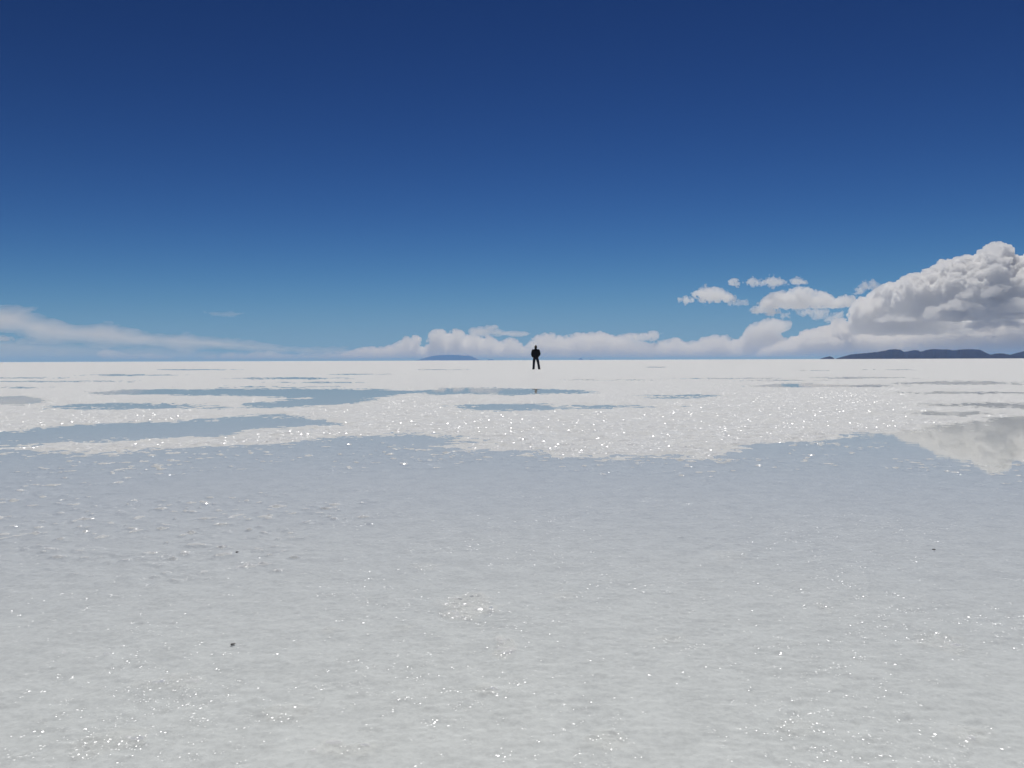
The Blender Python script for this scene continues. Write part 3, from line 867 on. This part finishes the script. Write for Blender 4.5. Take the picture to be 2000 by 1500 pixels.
def build_person():
    base = ground_at(1046.5, 721.6)
    root = bpy.data.objects.new('person', None)
    root.location = (base.x, base.y, 0.004)
    root.rotation_euler = (0, 0, R(-2))
    COL.objects.link(root)
    tag(root, 'lone person in a black jacket and dark jeans standing with back turned on the salt', 'person')
    # joints: x to the right, y away from the camera, z up
    P = [((0.0, 0.0, 0.95), (0.155, 0.11)), ((0.0, 0.0, 1.16), (0.15, 0.105)), ((0.0, 0.01, 1.36), (0.17, 0.115)), ((0.0, 0.03, 1.50), 0.075),
         ((0.0, 0.045, 1.575), 0.062), ((0.0, 0.075, 1.655), (0.082, 0.098)), ((0.0, 0.085, 1.735), (0.075, 0.088)), ((0.0, 0.085, 1.785), (0.04, 0.05)),
         ((-0.20, 0.0, 1.445), 0.078), ((-0.275, -0.025, 1.18), 0.052), ((-0.235, 0.09, 0.975), 0.036), ((-0.185, 0.145, 0.93), (0.042, 0.022)),
         ((0.20, 0.0, 1.445), 0.078), ((0.285, -0.03, 1.185), 0.052), ((0.215, 0.115, 1.00), 0.036), ((0.165, 0.155, 0.955), (0.042, 0.022)),
         ((-0.105, 0.0, 0.90), 0.10), ((-0.145, 0.02, 0.49), 0.062), ((-0.165, -0.005, 0.10), 0.043),
         ((0.105, 0.0, 0.90), 0.10), ((0.185, 0.02, 0.49), 0.062), ((0.245, -0.005, 0.10), 0.043)]
    E = [(0, 1), (1, 2), (2, 3), (3, 4), (4, 5), (5, 6), (6, 7), (2, 8), (8, 9), (9, 10), (10, 11), (2, 12), (12, 13), (13, 14), (14, 15),
         (0, 16), (16, 17), (17, 18), (0, 19), (19, 20), (20, 21)]
    more = [chain(((0.0, 0.165, 1.675), 0.014), ((0.0, 0.192, 1.655), 0.014), ((0.0, 0.198, 1.64), 0.011)),                      # nose
            chain(((0.0, 0.155, 1.60), 0.03), ((0.0, 0.165, 1.592), 0.022)),                                                  # chin
            chain(((-0.088, 0.075, 1.69), 0.014), ((-0.094, 0.07, 1.665), 0.016), ((-0.088, 0.078, 1.645), 0.010)),        # ears
            chain(((0.088, 0.075, 1.69), 0.014), ((0.094, 0.07, 1.665), 0.016), ((0.088, 0.078, 1.645), 0.010))]
    for sx, palm, dirv in ((-1, Vector((-0.185, 0.145, 0.93)), Vector((0.50, 0.35, -0.75))), (1, Vector((0.165, 0.155, 0.955)), Vector((-0.55, 0.35, -0.70)))):
        d = dirv.normalized()
        side = Vector((0.25 * sx, 1.0, 0.35)).cross(d).cross(d).normalized()
        curl = d.cross(side).normalized() * (-sx)
        for k, ln in enumerate((0.070, 0.080, 0.074, 0.058)):
            a = palm + d * 0.02 + side * (0.029 - 0.019 * k)
            b = a + d * 0.045
            c = b + d * ln * 0.5 + curl * 0.012
            e = c + d * ln * 0.35 + curl * 0.028
            more.append(chain((tuple(a), 0.0105), (tuple(b), 0.0100), (tuple(c), 0.0090), (tuple(e), 0.0078)))
        a = palm + side * 0.03
        more.append(chain((tuple(a), 0.014), (tuple(a + side * 0.028 + d * 0.022), 0.012), (tuple(a + side * 0.034 + d * 0.055 + curl * 0.01), 0.0095)))
    skin = plain('tanned_skin', (0.30, 0.17, 0.11), 0.55, 30.0, 0.12)
    link('body', limb_mesh('body', [(P, E)] + more, 0.0055), skin, root)
    # hair: a close cap over crown, back and sides
    hp = [((0.0, 0.045, 1.640), (0.088, 0.085)), ((0.0, 0.05, 1.715), (0.095, 0.098)), ((0.0, 0.075, 1.765), (0.078, 0.090)), ((0.0, 0.08, 1.80), (0.035, 0.045))]
    link('hair', limb_mesh('hair', [(hp, [(0, 1), (1, 2), (2, 3)]), chain(((0.0, 0.02, 1.60), (0.055, 0.03)), ((0.0, 0.01, 1.66), (0.065, 0.04)))], 0.008),
         plain('dark_brown_hair', (0.018, 0.011, 0.008), 0.6, 90.0, 0.4), root)
    # jacket: torso, collar, sleeves with a turn at the elbow, a loose hem
    jp = [((0.0, 0.0, 1.00), (0.205, 0.150)), ((0.0, -0.005, 0.915), (0.200, 0.150)), ((0.0, 0.0, 1.17), (0.195, 0.140)), ((0.0, 0.005, 1.36), (0.205, 0.145)),
          ((0.0, 0.015, 1.485), (0.125, 0.10)), ((0.0, 0.03, 1.575), (0.082, 0.080)),
          ((-0.205, -0.005, 1.43), 0.095), ((-0.262, -0.02, 1.29), 0.080), ((-0.283, -0.03, 1.17), 0.072), ((-0.272, 0.02, 1.06), 0.064), ((-0.245, 0.075, 0.975), 0.056),
          ((0.205, -0.005, 1.43), 0.095), ((0.265, -0.02, 1.29), 0.080), ((0.290, -0.035, 1.175), 0.072), ((0.262, 0.035, 1.09), 0.062), ((0.222, 0.105, 1.01), 0.052)]
    je = [(0, 1), (0, 2), (2, 3), (3, 4), (4, 5), (3, 6), (6, 7), (7, 8), (8, 9), (9, 10), (3, 11), (11, 12), (12, 13), (13, 14), (14, 15)]
    jk = limb_mesh('jacket', [(jp, je)], 0.009, 0.03)
    link('jacket', jk, plain('black_jacket_cloth', (0.0045, 0.0042, 0.006), 0.85, 25.0, 0.3), root)
    tp = [((0.0, 0.0, 0.93), (0.180, 0.125)), ((-0.100, 0.0, 0.84), (0.100, 0.115)), ((-0.130, 0.012, 0.66), 0.105), ((-0.146, 0.02, 0.49), 0.092), ((-0.158, 0.0, 0.28), 0.086), ((-0.166, -0.012, 0.085), 0.088),
          ((0.100, 0.0, 0.84), (0.100, 0.115)), ((0.148, 0.012, 0.66), 0.105), ((0.186, 0.022, 0.49), 0.092), ((0.226, 0.0, 0.28), 0.086), ((0.246, -0.012, 0.085), 0.088)]
    te = [(0, 1), (1, 2), (2, 3), (3, 4), (4, 5), (0, 6), (6, 7), (7, 8), (8, 9), (9, 10)]
    link('trousers', limb_mesh('trousers', [(tp, te)], 0.009, 0.02), plain('dark_blue_denim', (0.012, 0.015, 0.030), 0.85, 60.0, 0.35), root)
    leather = plain('black_shoe_leather', (0.008, 0.007, 0.007), 0.45, 50.0, 0.3)
    for x, tx, sx in ((-0.166, -0.235, -1), (0.246, 0.325, 1)):
        q = [((x, -0.03, 0.075), (0.046, 0.05)), ((x - 0.012 * sx, -0.075, 0.045), (0.04, 0.042)), ((x + (tx - x) * 0.45, 0.05, 0.055), (0.046, 0.045)),
             ((x + (tx - x) * 0.8, 0.12, 0.038), (0.05, 0.034)), ((tx, 0.17, 0.032), (0.042, 0.028))]
        me = limb_mesh('shoe', [(q, [(0, 1), (0, 2), (2, 3), (3, 4)])], 0.006, 0.02, 0.004)
        sh = link('shoe', me, leather, root)
        bm = bmesh.new()
        ring = [(x + (tx - x) * t + w_ * (0.95 - 0.2 * abs(t - 0.5)), -0.12 + 0.31 * t) for t, w_ in
                ((0.0, 0.0), (0.08, 0.04), (0.35, 0.042), (0.7, 0.054), (0.92, 0.045), (1.0, 0.0), (0.92, -0.045), (0.7, -0.05), (0.35, -0.04), (0.08, -0.04))]
        lo = [bm.verts.new((a, b, -0.012)) for a, b in ring]
        hi = [bm.verts.new((a, b, 0.014)) for a, b in ring]
        n = len(ring)
        bm.faces.new(hi)
        bm.faces.new(lo[::-1])
        for t in range(n):
            bm.faces.new((lo[t], lo[(t + 1) % n], hi[(t + 1) % n], hi[t]))
        bmesh.ops.recalc_face_normals(bm, faces=bm.faces)
        m2 = bpy.data.meshes.new('sole')
        bm.to_mesh(m2)
        bm.free()
        link('sole', m2, plain('dark_rubber', (0.02, 0.02, 0.02), 0.8, 60.0, 0.2), sh)


build_person()


# ------------------------------------------------------------------ dark grit lying in the brine
def clod(px, py, w_px, seed, label, elong=2.2, turn=0.4):
    p = ground_at(px, py)
    r = (ground_at(px + w_px / 2, py) - p).length
    rng = random.Random(seed)
    bm = bmesh.new()
    bmesh.ops.create_icosphere(bm, subdivisions=3, radius=1.0)
    ph = [rng.uniform(0, 6.28) for _ in range(6)]
    for v in bm.verts:
        c = v.co
        k = 1 + 0.22 * math.sin(3.1 * c.x + ph[0]) * math.sin(2.7 * c.y + ph[1]) + 0.16 * math.sin(6.3 * c.y + ph[2] + 2 * c.z) + 0.1 * math.sin(9 * c.x + ph[3]) * math.sin(8 * c.z + ph[4])
        v.co = Vector((c.x * r * k, c.y * r / elong * 1.3 * k, c.z * r * 0.42 * k))
    me = bpy.data.meshes.new('clod')
    bm.to_mesh(me)
    bm.free()
    for f in me.polygons:
        f.use_smooth = True
    o = link('clod', me, bpy.data.materials.get('dark_grit') or plain('dark_grit', (0.28, 0.27, 0.26), 0.9, 300.0, 0.5))
    o.location = (p.x, p.y, 0.0)
    o.rotation_euler = (0, 0, turn)
    tag(o, label, 'clod', 'dark clods lying in the brine')


clod(455, 1258, 8.5, 1, 'biggest dark clod in the wet foreground at the left', 2.2, 0.5)
clod(463, 1078, 5.5, 2, 'small dark clod farther out in the wet foreground at the left')
clod(1824, 1073, 6, 3, 'lone small dark clod in the brine at the right', 1.8, -0.3)


# ------------------------------------------------------------------ render settings
vs = scene.view_settings
vs.view_transform = 'Standard'
vs.look = 'None'
vs.gamma = 1.0
vs.exposure = 0.0
vs.use_curve_mapping = False
cy = scene.cycles
cy.max_bounces = 48
cy.diffuse_bounces = 3
cy.glossy_bounces = 4
cy.transparent_max_bounces = 64
cy.volume_bounces = 44
cy.sample_clamp_indirect = 10.0
cy.sample_clamp_direct = 0.0
cy.use_denoising = True
cy.denoising_prefilter = 'ACCURATE'
